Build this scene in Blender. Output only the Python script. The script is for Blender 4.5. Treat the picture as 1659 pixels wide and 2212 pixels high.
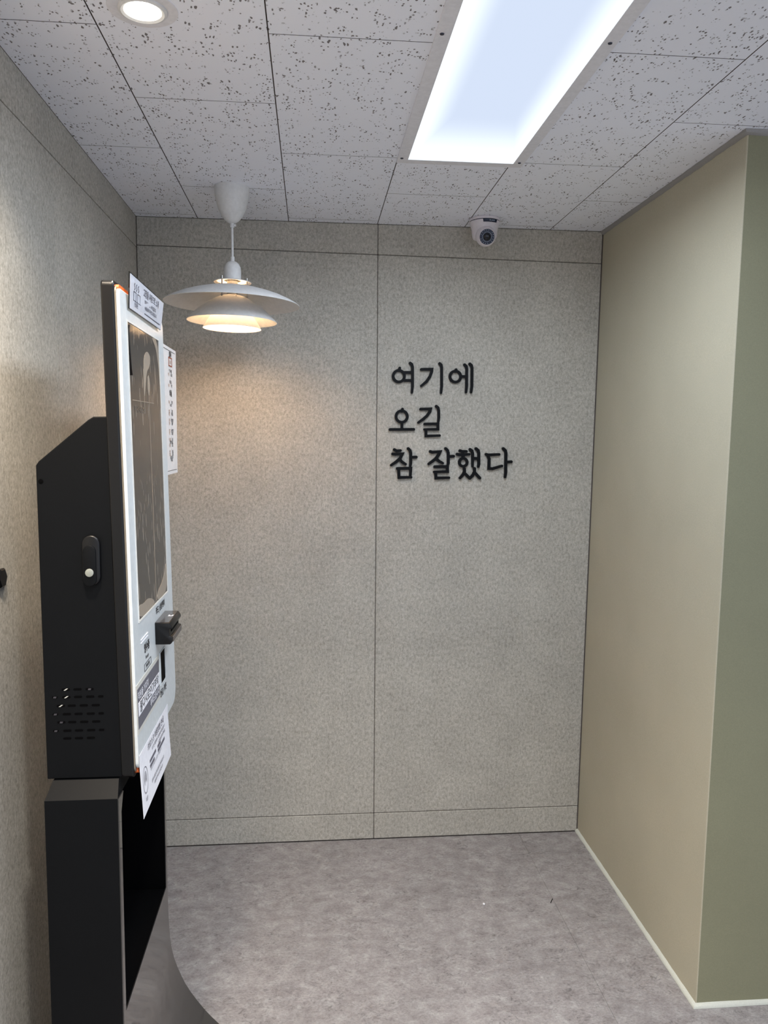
import bpy, bmesh, math, random
from mathutils import Matrix, Vector

random.seed(4)
for o in list(bpy.data.objects): bpy.data.objects.remove(o)
scene = bpy.context.scene
COL = scene.collection
IMG_W, IMG_H = 1659, 2212

# ---------------------------------------------------------------- camera
cam_data = bpy.data.cameras.new('camera')
cam = bpy.data.objects.new('camera', cam_data); COL.objects.link(cam)
RIGHT = Vector((0.995826757, -0.0908889063, 0.00826295044))
UP = Vector((0.000375652191, 0.0946205891, 0.995513336))
FWD = Vector((0.0912629636, 0.991355714, -0.0942598571))
cam.matrix_world = Matrix(((RIGHT.x, UP.x, -FWD.x, 0.5794), (RIGHT.y, UP.y, -FWD.y, -2.7393),
                           (RIGHT.z, UP.z, -FWD.z, 1.4622), (0, 0, 0, 1)))
cam_data.sensor_fit = 'VERTICAL'; cam_data.sensor_height = 36.0
cam_data.lens = 36.0*1697.16/IMG_H
cam_data.clip_start = 0.05
scene.camera = cam

# ---------------------------------------------------------------- view + world + lights
scene.view_settings.view_transform = 'Standard'
scene.view_settings.look = 'None'
scene.view_settings.exposure = 0.7
scene.view_settings.gamma = 1.0
scene.view_settings.use_curve_mapping = False
# lamp powers: visible panel, unseen rear panel, added rear fill, downlight, pendant bulb, light from the open room behind, added left wall fill
LP = dict(A=9.5, B=7.0, C=85.0, D=22.0, P=108.0, W=0.70, E=62.0)
world = bpy.data.worlds.new('world'); scene.world = world
world.use_nodes = True
world.node_tree.nodes['Background'].inputs[0].default_value = (0.78, 0.86, 1.0, 1)
world.node_tree.nodes['Background'].inputs[1].default_value = LP['W']

H = 2.184            # ceiling height
W = 1.5804           # right wall at mid height
YR = -0.915          # front of the partition
XR, YB = 4.2, -5.0   # unseen far side and rear of the room
def wx(z): return W+0.0107*(z-1.1)

PANEL_STRENGTH = 0.74
def area_lamp(name, loc, sx, sy, power, color, spread):
    l = bpy.data.lights.new(name, 'AREA'); l.shape = 'RECTANGLE'; l.size = sx; l.size_y = sy
    l.energy = power; l.color = color; l.spread = math.radians(spread)
    o = bpy.data.objects.new(name, l); COL.objects.link(o); o.location = loc
    return o
COOL = (0.80, 0.89, 1.0)
area_lamp('panel_lamp_light', (0.9665, -1.24, H-0.012), 0.272, 1.16, LP['A'], COOL, 170)
area_lamp('rear_panel_light', (0.9665, -3.0, H-0.012), 0.272, 1.16, LP['B'], COOL, 170)
def down_beam(name, x, y, power, color=(1.0, 0.88, 0.72), size=118, blend=1.0):
    l = bpy.data.lights.new(name, 'SPOT'); l.energy = power; l.color = color; l.spot_size = math.radians(size); l.spot_blend = blend; l.shadow_soft_size = 0.05
    o = bpy.data.objects.new(name, l); COL.objects.link(o); o.location = (x, y, H-0.01)
down_beam('rear_fill_beam', 0.62, -2.2, LP['C'], (1.0, 0.95, 0.87))  # unseen lamp added behind the camera as general fill
down_beam('left_wall_fill_beam', 0.20, -1.72, LP['E'], (1.0, 0.84, 0.66), 118, 0.75)  # unseen warm lamp added to brighten the left wall
down_beam('downlight_beam', 0.293, -1.297, LP['D'])

# ---------------------------------------------------------------- material helpers
def lin(c):
    f = lambda v: v/12.92 if v <= 0.04045 else ((v+0.055)/1.055)**2.4
    return tuple(f(v/255) for v in c)+(1,)
def new_mat(name):
    m = bpy.data.materials.new(name); m.use_nodes = True
    nt = m.node_tree; nt.nodes.clear()
    out = nt.nodes.new('ShaderNodeOutputMaterial'); b = nt.nodes.new('ShaderNodeBsdfPrincipled')
    nt.links.new(b.outputs[0], out.inputs[0])
    return m, nt, b
def N(nt, t, **kw):
    n = nt.nodes.new(t)
    for k, v in kw.items():
        if k.startswith('i_'):
            key = k[2:]
            n.inputs[int(key) if key.isdigit() else key.replace('_', ' ')].default_value = v
        else: setattr(n, k, v)
    return n
def ramp(nt, src, stops, interp='LINEAR'):
    r = nt.nodes.new('ShaderNodeValToRGB'); r.color_ramp.interpolation = interp
    e = r.color_ramp.elements
    while len(e) > 1: e.remove(e[-1])
    e[0].position = stops[0][0]; e[0].color = stops[0][1]
    for p, c in stops[1:]:
        x = e.new(p); x.color = c
    nt.links.new(src, r.inputs[0]); return r
def g(v): return (v, v, v, 1)
def coords(nt, scale=(1, 1, 1), rot=(0, 0, 0)):
    tc = nt.nodes.new('ShaderNodeTexCoord'); mp = nt.nodes.new('ShaderNodeMapping')
    mp.inputs['Scale'].default_value = scale; mp.inputs['Rotation'].default_value = rot
    nt.links.new(tc.outputs['Object'], mp.inputs[0]); return mp.outputs[0]
def mixc(nt, f, a, b, mode='MIX'):
    m = nt.nodes.new('ShaderNodeMix'); m.data_type = 'RGBA'; m.blend_type = mode
    for i, s in ((0, f), (6, a), (7, b)):
        if isinstance(s, (int, float, tuple)): m.inputs[i].default_value = s
        else: nt.links.new(s, m.inputs[i])
    return m.outputs[2]
def noise(nt, vec, scale, detail=4, rough=0.6, dist=0.0):
    n = N(nt, 'ShaderNodeTexNoise', i_Scale=scale, i_Detail=detail, i_Roughness=rough, i_Distortion=dist)
    nt.links.new(vec, n.inputs['Vector']); return n.outputs[0]
def bump(nt, b, h, strength, dist):
    n = N(nt, 'ShaderNodeBump', i_Strength=strength, i_Distance=dist)
    nt.links.new(h, n.inputs['Height']); nt.links.new(n.outputs[0], b.inputs['Normal'])

def plain(name, c, rough=0.5, metal=0.0, spec=0.5, grain=0.0, coat=0.0, lin_c=None):
    m, nt, b = new_mat(name)
    col = lin_c or lin(c)
    v = coords(nt)
    nz = noise(nt, v, 90, 3)
    r = ramp(nt, nz, [(0.3, tuple(x*0.94 for x in col[:3])+(1,)), (0.7, tuple(min(1, x*1.05) for x in col[:3])+(1,))])
    nt.links.new(r.outputs[0], b.inputs['Base Color'])
    b.inputs['Roughness'].default_value = rough; b.inputs['Metallic'].default_value = metal
    b.inputs['Specular IOR Level'].default_value = spec
    b.inputs['Coat Weight'].default_value = coat
    if grain: bump(nt, b, noise(nt, v, 900, 2), grain, 0.0004)
    return m

def felt_material():
    m, nt, b = new_mat('felt_panel')
    v = coords(nt); vs = coords(nt, (1, 1, 0.7))
    fine = noise(nt, vs, 280, 4, 0.65)
    mid = noise(nt, vs, 120, 5, 0.62, 0.4)
    big = noise(nt, v, 6, 3, 0.6)
    c1 = ramp(nt, mid, [(0.30, lin((156, 152, 143))), (0.50, lin((180, 176, 167))), (0.70, lin((197, 193, 185)))])
    c2 = ramp(nt, fine, [(0.30, g(0.78)), (0.5, g(1.0)), (0.72, g(1.2))])
    c3 = ramp(nt, big, [(0.3, g(0.92)), (0.7, g(1.07))])
    c = mixc(nt, 1.0, c1.outputs[0], c2.outputs[0], 'MULTIPLY')
    c = mixc(nt, 1.0, c, c3.outputs[0], 'MULTIPLY')
    nt.links.new(c, b.inputs['Base Color'])
    b.inputs['Roughness'].default_value = 0.9; b.inputs['Specular IOR Level'].default_value = 0.2
    bump(nt, b, mixc(nt, 0.5, fine, mid), 0.4, 0.0015)
    return m

def tile_material():
    m, nt, b = new_mat('ceiling_tile')
    v = coords(nt)
    warp = N(nt, 'ShaderNodeTexNoise', i_Scale=60.0, i_Detail=2.0)
    nt.links.new(v, warp.inputs['Vector'])
    sub = N(nt, 'ShaderNodeVectorMath', operation='SUBTRACT'); nt.links.new(warp.outputs['Color'], sub.inputs[0]); sub.inputs[1].default_value = (0.5, 0.5, 0.5)
    sc = N(nt, 'ShaderNodeVectorMath', operation='SCALE'); nt.links.new(sub.outputs[0], sc.inputs[0]); sc.inputs['Scale'].default_value = 0.010
    add = N(nt, 'ShaderNodeVectorMath', operation='ADD'); nt.links.new(v, add.inputs[0]); nt.links.new(sc.outputs[0], add.inputs[1])
    def holes(scale, stretch, rot, keep, rad):
        mp = N(nt, 'ShaderNodeMapping'); mp.inputs['Scale'].default_value = stretch; mp.inputs['Rotation'].default_value = (0, 0, rot)
        nt.links.new(add.outputs[0], mp.inputs[0])
        vo = N(nt, 'ShaderNodeTexVoronoi', voronoi_dimensions='2D', i_Scale=scale)
        nt.links.new(mp.outputs[0], vo.inputs['Vector'])
        sep = N(nt, 'ShaderNodeSeparateColor'); nt.links.new(vo.outputs['Color'], sep.inputs[0])
        # radius grows with the cell's random value above 'keep'
        r1 = N(nt, 'ShaderNodeMapRange'); r1.inputs[1].default_value = keep; r1.inputs[2].default_value = 1.0
        r1.inputs[3].default_value = 0.0; r1.inputs[4].default_value = rad
        nt.links.new(sep.outputs[0], r1.inputs[0])
        lt = N(nt, 'ShaderNodeMath', operation='SUBTRACT'); nt.links.new(r1.outputs[0], lt.inputs[0]); nt.links.new(vo.outputs['Distance'], lt.inputs[1])
        mr = N(nt, 'ShaderNodeMapRange'); mr.inputs[1].default_value = -0.02; mr.inputs[2].default_value = 0.05
        nt.links.new(lt.outputs[0], mr.inputs[0])
        return mr.outputs[0]
    cl = ramp(nt, noise(nt, v, 26, 2, 0.5), [(0.44, g(0.0)), (0.52, g(1.0))])
    a = holes(88, (1.6, 0.6, 1), 0.12, 0.72, 0.34)
    bb = holes(150, (1.1, 0.8, 1), -0.2, 0.68, 0.40)
    a2 = N(nt, 'ShaderNodeMath', operation='MULTIPLY'); nt.links.new(a, a2.inputs[0]); nt.links.new(cl.outputs[0], a2.inputs[1])
    b2 = N(nt, 'ShaderNodeMath', operation='MULTIPLY'); nt.links.new(bb, b2.inputs[0]); nt.links.new(cl.outputs[0], b2.inputs[1])
    mx = N(nt, 'ShaderNodeMath', operation='MAXIMUM'); nt.links.new(a2.outputs[0], mx.inputs[0]); nt.links.new(b2.outputs[0], mx.inputs[1])
    c = mixc(nt, mx.outputs[0], lin((240, 243, 253)), lin((122, 118, 120)))
    nt.links.new(c, b.inputs['Base Color'])
    b.inputs['Roughness'].default_value = 0.85; b.inputs['Specular IOR Level'].default_value = 0.25
    inv = N(nt, 'ShaderNodeMath', operation='SUBTRACT'); inv.inputs[0].default_value = 1.0; nt.links.new(mx.outputs[0], inv.inputs[1])
    bump(nt, b, inv.outputs[0], 0.5, 0.002)
    return m

def floor_material():
    m, nt, b = new_mat('stone_vinyl')
    v = coords(nt)
    vs = coords(nt, (0.85, 1.15, 1))
    big = noise(nt, v, 3.5, 4, 0.6, 0.3)
    mid = noise(nt, vs, 22, 9, 0.72, 0.35)
    fine = noise(nt, vs, 150, 6, 0.8, 0.3)
    worm = noise(nt, vs, 60, 8, 0.78, 1.2)
    c1 = ramp(nt, mid, [(0.28, lin((123, 117, 118))), (0.44, lin((143, 138, 138))), (0.56, lin((154, 150, 150))), (0.72, lin((172, 170, 169)))])
    c2 = ramp(nt, big, [(0.3, g(0.90)), (0.7, g(1.08))])
    c3 = ramp(nt, fine, [(0.30, g(0.62)), (0.48, g(0.98)), (0.70, g(1.24))])
    c4 = ramp(nt, worm, [(0.36, g(0.50)), (0.44, g(0.88)), (0.50, g(1.0)), (0.64, g(1.12))])
    msk = ramp(nt, noise(nt, vs, 9, 5, 0.65), [(0.40, g(0.10)), (0.56, g(1.0))])
    c = mixc(nt, 1.0, c1.outputs[0], c2.outputs[0], 'MULTIPLY')
    c = mixc(nt, 1.0, c, c3.outputs[0], 'MULTIPLY')
    d = mixc(nt, 1.0, c, c4.outputs[0], 'MULTIPLY')
    c = mixc(nt, msk.outputs[0], c, d)
    nt.links.new(c, b.inputs['Base Color'])
    b.inputs['Roughness'].default_value = 0.5; b.inputs['Specular IOR Level'].default_value = 0.4
    bump(nt, b, fine, 0.15, 0.0008)
    return m

def paint_material(name, c):
    m, nt, b = new_mat(name)
    v = coords(nt)
    col = lin(c)[:3]
    big = noise(nt, v, 2.2, 4, 0.55)
    fine = noise(nt, v, 420, 3, 0.6)
    r = ramp(nt, big, [(0.3, tuple(x*0.93 for x in col)+(1,)), (0.7, tuple(x*1.05 for x in col)+(1,))])
    f = ramp(nt, fine, [(0.3, g(0.93)), (0.7, g(1.06))])
    nt.links.new(mixc(nt, 1.0, r.outputs[0], f.outputs[0], 'MULTIPLY'), b.inputs['Base Color'])
    b.inputs['Roughness'].default_value = 0.7; b.inputs['Specular IOR Level'].default_value = 0.25
    bump(nt, b, mixc(nt, 0.5, noise(nt, v, 9, 3), fine), 0.15, 0.002)
    return m

def black_metal(name='black_powder_coat', c=(15, 15, 17), rough=0.5, spec=0.25):
    m, nt, b = new_mat(name)
    v = coords(nt)
    r = ramp(nt, noise(nt, v, 5, 3), [(0.3, tuple(x*0.85 for x in lin(c)[:3])+(1,)), (0.7, lin(c))])
    nt.links.new(r.outputs[0], b.inputs['Base Color'])
    b.inputs['Roughness'].default_value = rough; b.inputs['Specular IOR Level'].default_value = spec
    bump(nt, b, noise(nt, v, 1200, 2), 0.25, 0.0003)
    return m

def emit_material(name, c, strength):
    m = bpy.data.materials.new(name); m.use_nodes = True; nt = m.node_tree; nt.nodes.clear()
    out = nt.nodes.new('ShaderNodeOutputMaterial'); e = nt.nodes.new('ShaderNodeEmission')
    e.inputs[0].default_value = c; e.inputs[1].default_value = strength
    nt.links.new(e.outputs[0], out.inputs[0]); return m

def screen_material():
    m, nt, b = new_mat('dark_glass_under_film')
    vs = coords(nt, (1, 1, 0.28))
    warp = noise(nt, coords(nt), 14, 2)
    vo = N(nt, 'ShaderNodeTexVoronoi', i_Scale=105.0); nt.links.new(vs, vo.inputs['Vector'])
    sep = N(nt, 'ShaderNodeSeparateColor'); nt.links.new(vo.outputs['Color'], sep.inputs[0])
    r1 = N(nt, 'ShaderNodeMapRange'); r1.inputs[1].default_value = 0.45; r1.inputs[2].default_value = 1.0; r1.inputs[3].default_value = 0.0; r1.inputs[4].default_value = 0.60
    nt.links.new(sep.outputs[0], r1.inputs[0])
    s = N(nt, 'ShaderNodeMath', operation='SUBTRACT'); nt.links.new(r1.outputs[0], s.inputs[0]); nt.links.new(vo.outputs['Distance'], s.inputs[1])
    mr = N(nt, 'ShaderNodeMapRange'); mr.inputs[1].default_value = 0.0; mr.inputs[2].default_value = 0.04; nt.links.new(s.outputs[0], mr.inputs[0])
    c = mixc(nt, mr.outputs[0], lin((34, 30, 28)), lin((112, 102, 92)))
    nt.links.new(c, b.inputs['Base Color'])
    b.inputs['Roughness'].default_value = 0.16; b.inputs['Specular IOR Level'].default_value = 0.55
    bump(nt, b, mixc(nt, 0.85, mr.outputs[0], warp), 0.3, 0.002)
    return m

def clear_material(name):
    m = bpy.data.materials.new(name); m.use_nodes = True; nt = m.node_tree; nt.nodes.clear()
    out = nt.nodes.new('ShaderNodeOutputMaterial'); mx = nt.nodes.new('ShaderNodeMixShader')
    t = N(nt, 'ShaderNodeBsdfTransparent'); t.inputs[0].default_value = (0.80, 0.83, 0.84, 1)
    gl = N(nt, 'ShaderNodeBsdfGlossy', i_Roughness=0.08); fr_ = N(nt, 'ShaderNodeFresnel', i_IOR=1.6)
    nt.links.new(fr_.outputs[0], mx.inputs[0]); nt.links.new(t.outputs[0], mx.inputs[1]); nt.links.new(gl.outputs[0], mx.inputs[2])
    nt.links.new(mx.outputs[0], out.inputs[0]); return m

FELT = felt_material(); TILE = tile_material(); FLOOR = floor_material()
PAINT = paint_material('beige_paint', (181, 175, 155)); BEAD = paint_material('white_caulk', (204, 206, 196))
PAINT_DIM = paint_material('beige_paint_dim', (137, 136, 112))  # partition front: same paint, its weaker light put into a darker colour
REARP = paint_material('rear_paint', (178, 170, 156))
GROOVE = plain('dark_groove', (84, 77, 73), 0.9)
BLACK = black_metal(c=(10, 12, 15), spec=0.15); BLACK2 = black_metal('black_gloss_frame', (11, 11, 13), 0.32, 0.4)
VOID = plain('deep_black', (5, 5, 6), 0.7, spec=0.05)
SHELL = plain('dark_steel_sheet', (30, 29, 30), 0.36, spec=1.0, coat=0.8, grain=0.1)
WHITEP = plain('white_plastic', (205, 211, 214), 0.32)
LAMPW = plain('white_lacquer', (222, 222, 222), 0.5, grain=0.1)
CAMW = plain('camera_white', (222, 216, 222), 0.4)
NAVY = plain('navy_plastic', (14, 24, 52), 0.25)
ORANGE = plain('orange_plastic', (226, 106, 44), 0.45)
STEEL = plain('brushed_steel', (170, 168, 165), 0.3, 0.9)
KEYM = plain('nickel_lock', (176, 180, 172), 0.35, 0.6)
GLOSSP = plain('glossy_sheet', (226, 228, 238), 0.5, coat=1.0)
PAPER = plain('white_paper', (232, 232, 238), 0.7)
POSTERP = plain('poster_paper', (226, 222, 220), 0.6)
GREYP = plain('grey_print', (98, 98, 108), 0.55)
INK = plain('black_ink', (38, 36, 42), 0.7)
INKG = plain('grey_ink', (96, 94, 104), 0.7)
TAN = plain('tan_ink', (178, 146, 126), 0.7)
RUST = plain('rust_ink', (150, 84, 62), 0.7)
WINK = plain('white_ink', (226, 226, 234), 0.6)
LETTER = plain('black_acrylic', (6, 7, 10), 0.45, spec=0.15)
FILM = plain('pale_film', (150, 138, 124), 0.3)
CLEAR = clear_material('clear_acrylic')
DARKB = plain('reader_black', (12, 11, 12), 0.34, spec=0.35)
READT = plain('reader_top', (50, 43, 40), 0.22, coat=0.5)
SCREEN = screen_material()

# ---------------------------------------------------------------- object helpers
BASE = {}
def link(name, me, mat, parent=None, base=None):
    o = bpy.data.objects.new(name, me); COL.objects.link(o)
    mats = mat if isinstance(mat, (list, tuple)) else [mat]
    for m in mats: me.materials.append(m)
    if parent is not None:
        b = BASE[parent.name]; o.parent = parent
    else: b = Vector(base) if base else Vector((0, 0, 0)); o.location = b
    me.transform(Matrix.Translation(-b)); BASE[o.name] = b
    return o
def obj(name, bm, mat, parent=None, base=None, smooth=None):
    bmesh.ops.recalc_face_normals(bm, faces=bm.faces)
    me = bpy.data.meshes.new(name); bm.to_mesh(me); bm.free()
    if smooth is not None:
        me.polygons.foreach_set('use_smooth', [True]*len(me.polygons))
        me.set_sharp_from_angle(angle=math.radians(smooth))
    return link(name, me, mat, parent, base)
def tag(o, label=None, cat=None, group=None, kind=None):
    for k, v in (('label', label), ('category', cat), ('group', group), ('kind', kind)):
        if v: o[k] = v
    return o
def thing(name, loc, label, cat, group=None):
    o = bpy.data.objects.new(name, None); COL.objects.link(o); o.location = loc; o.empty_display_size = 0.05
    BASE[o.name] = Vector(loc); return tag(o, label, cat, group)
def hexa(bm, pts, mi=0):
    """8 points: bottom ring of four then top ring of four"""
    v = [bm.verts.new(p) for p in pts]
    for f in ((0, 1, 2, 3), (4, 5, 6, 7), (0, 1, 5, 4), (1, 2, 6, 5), (2, 3, 7, 6), (3, 0, 4, 7)):
        bm.faces.new([v[i] for i in f]).material_index = mi
    return v
def box(bm, x0, x1, y0, y1, z0, z1, mi=0):
    return hexa(bm, [(x0, y0, z0), (x1, y0, z0), (x1, y1, z0), (x0, y1, z0), (x0, y0, z1), (x1, y0, z1), (x1, y1, z1), (x0, y1, z1)], mi)
def bev(bm, w, seg=2, angle=30):
    bmesh.ops.recalc_face_normals(bm, faces=bm.faces)
    e = [e for e in bm.edges if len(e.link_faces) == 2 and e.calc_face_angle(0) > math.radians(angle)]
    bmesh.ops.bevel(bm, geom=e, offset=w, segments=seg, profile=0.5, affect='EDGES', clamp_overlap=True)
def prism(bm, pts, a, b, f, mi=0):
    """polygon pts (u,v) swept from a to b; f(u,v,w)->xyz"""
    n = len(pts)
    A = [bm.verts.new(f(u, v, a)) for u, v in pts]; B = [bm.verts.new(f(u, v, b)) for u, v in pts]
    bm.faces.new(A).material_index = mi; bm.faces.new(B[::-1]).material_index = mi
    for i in range(n): bm.faces.new((A[i], A[(i+1) % n], B[(i+1) % n], B[i])).material_index = mi
def lathe(bm, prof, c, seg=64, closed=False, M=None):
    rings = []
    for r, z in prof:
        ring = []
        for k in range(seg if r > 1e-6 else 1):
            a = 2*math.pi*k/seg
            p = Vector((r*math.cos(a), r*math.sin(a), z))
            if M is not None: p = M @ p
            ring.append(bm.verts.new(p+Vector(c)))
        rings.append(ring)
    pr = list(zip(rings, rings[1:]))
    if closed: pr.append((rings[-1], rings[0]))
    for A, B in pr:
        for k in range(seg):
            k2 = (k+1) % seg
            if len(A) == 1 and len(B) == 1: continue
            if len(A) == 1: bm.faces.new((A[0], B[k], B[k2]))
            elif len(B) == 1: bm.faces.new((A[k], A[k2], B[0]))
            else: bm.faces.new((A[k], A[k2], B[k2], B[k]))
def shell_prof(p, t):
    """thin spun sheet: outer profile plus the same one offset inwards/downwards"""
    return p+[(max(r-t*0.3, 0.001), z-t) for r, z in p[::-1]]
def tube(bm, p0, p1, r, seg=16):
    p0, p1 = Vector(p0), Vector(p1); d = p1-p0
    q = d.to_track_quat('Z', 'Y').to_matrix()
    lathe(bm, [(0, 0), (r, 0), (r, d.length), (0, d.length)], p0, seg, M=q)
def text_me(s, size, M, thick=0.0, bold=0.0, align='CENTER', xs=1.0):
    cu = bpy.data.curves.new('text', 'FONT'); cu.body = s; cu.size = size; cu.align_x = align; cu.align_y = 'CENTER'
    cu.extrude = thick; cu.offset = bold; cu.resolution_u = 3
    o = bpy.data.objects.new('text', cu); COL.objects.link(o)
    bpy.context.view_layer.update()
    dg = bpy.context.evaluated_depsgraph_get()
    me = bpy.data.meshes.new_from_object(o.evaluated_get(dg))
    bpy.data.objects.remove(o); bpy.data.curves.remove(cu)
    me.materials.clear()
    me.transform(M @ Matrix.Diagonal((xs, 1, 1, 1)))
    return me
def frame_at(p, X, Y):
    X = Vector(X).normalized(); Z = X.cross(Vector(Y)).normalized(); Y = Z.cross(X)
    return Matrix(((X.x, Y.x, Z.x, p[0]), (X.y, Y.y, Z.y, p[1]), (X.z, Y.z, Z.z, p[2]), (0, 0, 0, 1)))
def link_all(mes, name, mat, parent):
    for me in mes: link(name, me, mat, parent)
def join_me(mes, name, mats_idx=None):
    bm = bmesh.new()
    for i, me in enumerate(mes):
        n = len(bm.faces); bm.from_mesh(me); bm.faces.ensure_lookup_table()
        if mats_idx:
            for f in bm.faces[n:]: f.material_index = mats_idx[i]
        bpy.data.meshes.remove(me)
    out = bpy.data.meshes.new(name); bm.to_mesh(out); bm.free(); return out

# ================================================================= THE SETTING
# floor: big vinyl tiles with hairline seams
bm = bmesh.new()
gx = [-0.0, 1.3445, 2.7, XR]; gy = [0.0, -0.146, -1.5, -2.86, -4.2, YB]
s = 0.00035
for i in range(len(gx)-1):
    for j in range(len(gy)-1):
        box(bm, gx[i]+s, gx[i+1]-s, gy[j+1]+s, gy[j]-s, -0.003, 0.0)
box(bm, -0.05, XR+0.05, YB-0.05, 0.05, -0.06, -0.003, 1)
tag(obj('floor', bm, [FLOOR, GROOVE]), kind='structure')

# ceiling: 300 x 600 mm tiles in running bond, dark joints
bm = bmesh.new()
X0, Y0 = 0.2013, -0.3376
holes = [(0.797, 1.137, -1.865, -0.613)]      # where the light panel sits
for k in range(-1, 14):
    xa, xb = X0+0.3*k, X0+0.3*(k+1)
    off = 0.0 if k % 2 == 0 else 0.3
    for j in range(-3, 10):
        ya, yb = Y0-off-0.6*j, Y0-off-0.6*(j+1)
        a, b, c, d = max(xa, 0)+0.0012, min(xb, XR)-0.0012, max(yb, YB)+0.0010, min(ya, 0)-0.0010
        if b-a > 0.01 and d-c > 0.01:
            n0 = len(bm.faces); box(bm, a, b, c, d, H, H+0.0025)
            bm.faces.ensure_lookup_table()
            for f in bm.faces[n0+2:]: f.material_index = 1     # dark tile edges
box(bm, -0.05, XR+0.05, YB-0.05, 0.05, H+0.0022, H+0.05, 1)
tag(obj('ceiling', bm, [TILE, GROOVE]), kind='structure')

# felt clad walls
SX = 0.8035
def band_z(x): return 2.0915-0.0105*x
def base_z(x): return 0.0985
gp = 0.0010
def back_panel(bm, x0, x1, lo, hi):
    hexa(bm, [(x0+gp, 0, lo(x0)+gp), (x1-gp, 0, lo(x1)+gp), (x1-gp, 0.012, lo(x1)+gp), (x0+gp, 0.012, lo(x0)+gp),
              (x0+gp, 0, hi(x0)-gp), (x1-gp, 0, hi(x1)-gp), (x1-gp, 0.012, hi(x1)-gp), (x0+gp, 0.012, hi(x0)-gp)])
bm = bmesh.new()
for x0, x1 in ((0.0, SX), (SX, 1.60)):
    back_panel(bm, x0, x1, base_z, band_z)
    back_panel(bm, x0, x1, band_z, lambda x: H+0.001)
bev(bm, 0.0020, 1)
box(bm, -0.02, 1.62, 0.0030, 0.06, 0.0, H+0.02, 1)
tag(obj('wall_back', bm, [FELT, GROOVE]), kind='structure')
bm = bmesh.new()
for x0, x1 in ((0.0, SX), (SX, 1.60)):
    back_panel(bm, x0, x1, lambda x: 0.001, base_z)
bev(bm, 0.002, 1)
tag(obj('baseboard_back', bm, FELT), kind='structure')

LS = -0.857
bm = bmesh.new()
zl = 2.085
ys = [0.0, LS, LS-0.9, LS-1.8, LS-2.7, LS-3.6, YB]
for a, b in zip(ys, ys[1:]):
    box(bm, -0.012, 0.0, b+0.0007, a-0.0007, base_z(0)+gp, zl-gp)
    box(bm, -0.012, 0.0, b-0.008 if b > YB else b, a-0.009 if a < 0 else a, zl+gp, H+0.001)
bev(bm, 0.0010, 1)
box(bm, -0.06, -0.0030, YB-0.02, 0.02, 0.0, H+0.02, 1)
tag(obj('wall_left', bm, [FELT, GROOVE]), kind='structure')
bm = bmesh.new()
for a, b in zip(ys, ys[1:]): box(bm, -0.012, 0.0, b+0.0007, a-0.0007, 0.001, base_z(0)-gp)
bev(bm, 0.002, 1)
tag(obj('baseboard_left', bm, FELT), kind='structure')

# right-hand partition: painted, very slightly out of plumb
bm = bmesh.new()
v = hexa(bm, [(wx(0), YR, 0), (XR, YR, 0), (XR, 0.06, 0), (wx(0), 0.06, 0), (wx(H), YR, H), (XR, YR, H), (XR, 0.06, H), (wx(H), 0.06, H)])
bm.faces.ensure_lookup_table()
for f in bm.faces:
    if abs(f.calc_center_median().y-YR) < 1e-4: f.material_index = 1
ed = [e for e in bm.edges if all(abs(q.co.y-YR) < 1e-4 and q.co.x < 2 for q in e.verts)]
bmesh.ops.bevel(bm, geom=ed, offset=0.003, segments=3, profile=0.5, affect='EDGES')
tag(obj('wall_right', bm, [PAINT, PAINT_DIM], smooth=60), kind='structure')
# white caulk bead along the floor, grey one under the ceiling
def bead(name, z, r, mat, sgn):
    bm = bmesh.new()
    path = [(wx(z)-0.0, 0.0), (wx(z)-0.0, YR), (XR, YR)]
    prof = [(0.0, 0.0), (0.95, 0.0), (0.9, 0.35), (0.6, 0.75), (0.25, 1.0), (0.0, 1.1)]
    n = 60
    rings = []
    def ringat(x, y, nx, ny, w):
        return [bm.verts.new((x+nx*r*p*w, y+ny*r*p*w, z+sgn*r*q*w)) for p, q in prof]
    for i in range(n+1):
        y = 0+(YR)*i/n
        rings.append(ringat(wx(z), y, -1, 0, 1+0.05*math.sin(i*1.7)+0.05*math.sin(i*0.43+1)))
    rings[-1] = ringat(wx(z), YR, -1, -1, 1.0)
    for i in range(1, n+1):
        x = wx(z)+(XR-wx(z))*i/n
        rings.append(ringat(x, YR, 0, -1, 1+0.06*math.sin(i*1.1)))
    for A, B in zip(rings, rings[1:]):
        for k in range(len(prof)-1): bm.faces.new((A[k], A[k+1], B[k+1], B[k]))
    tag(obj(name, bm, mat, smooth=50), kind='structure')
bead('trim_1', 0.0005, 0.0095, BEAD, 1)
bead('trim_2', H-0.0005, 0.010, paint_material('ceiling_caulk', (150, 148, 146)), -1)
# corner bead between felt and painted wall
bm = bmesh.new()
hexa(bm, [(wx(0)-0.004, -0.0015, 0.0), (wx(0)+0.001, -0.0015, 0), (wx(0)+0.001, 0.002, 0), (wx(0)-0.004, 0.002, 0),
          (wx(H)-0.004, -0.0015, H), (wx(H)+0.001, -0.0015, H), (wx(H)+0.001, 0.002, H), (wx(H)-0.004, 0.002, H)])
tag(obj('trim_3', bm, GROOVE), kind='structure')
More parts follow.
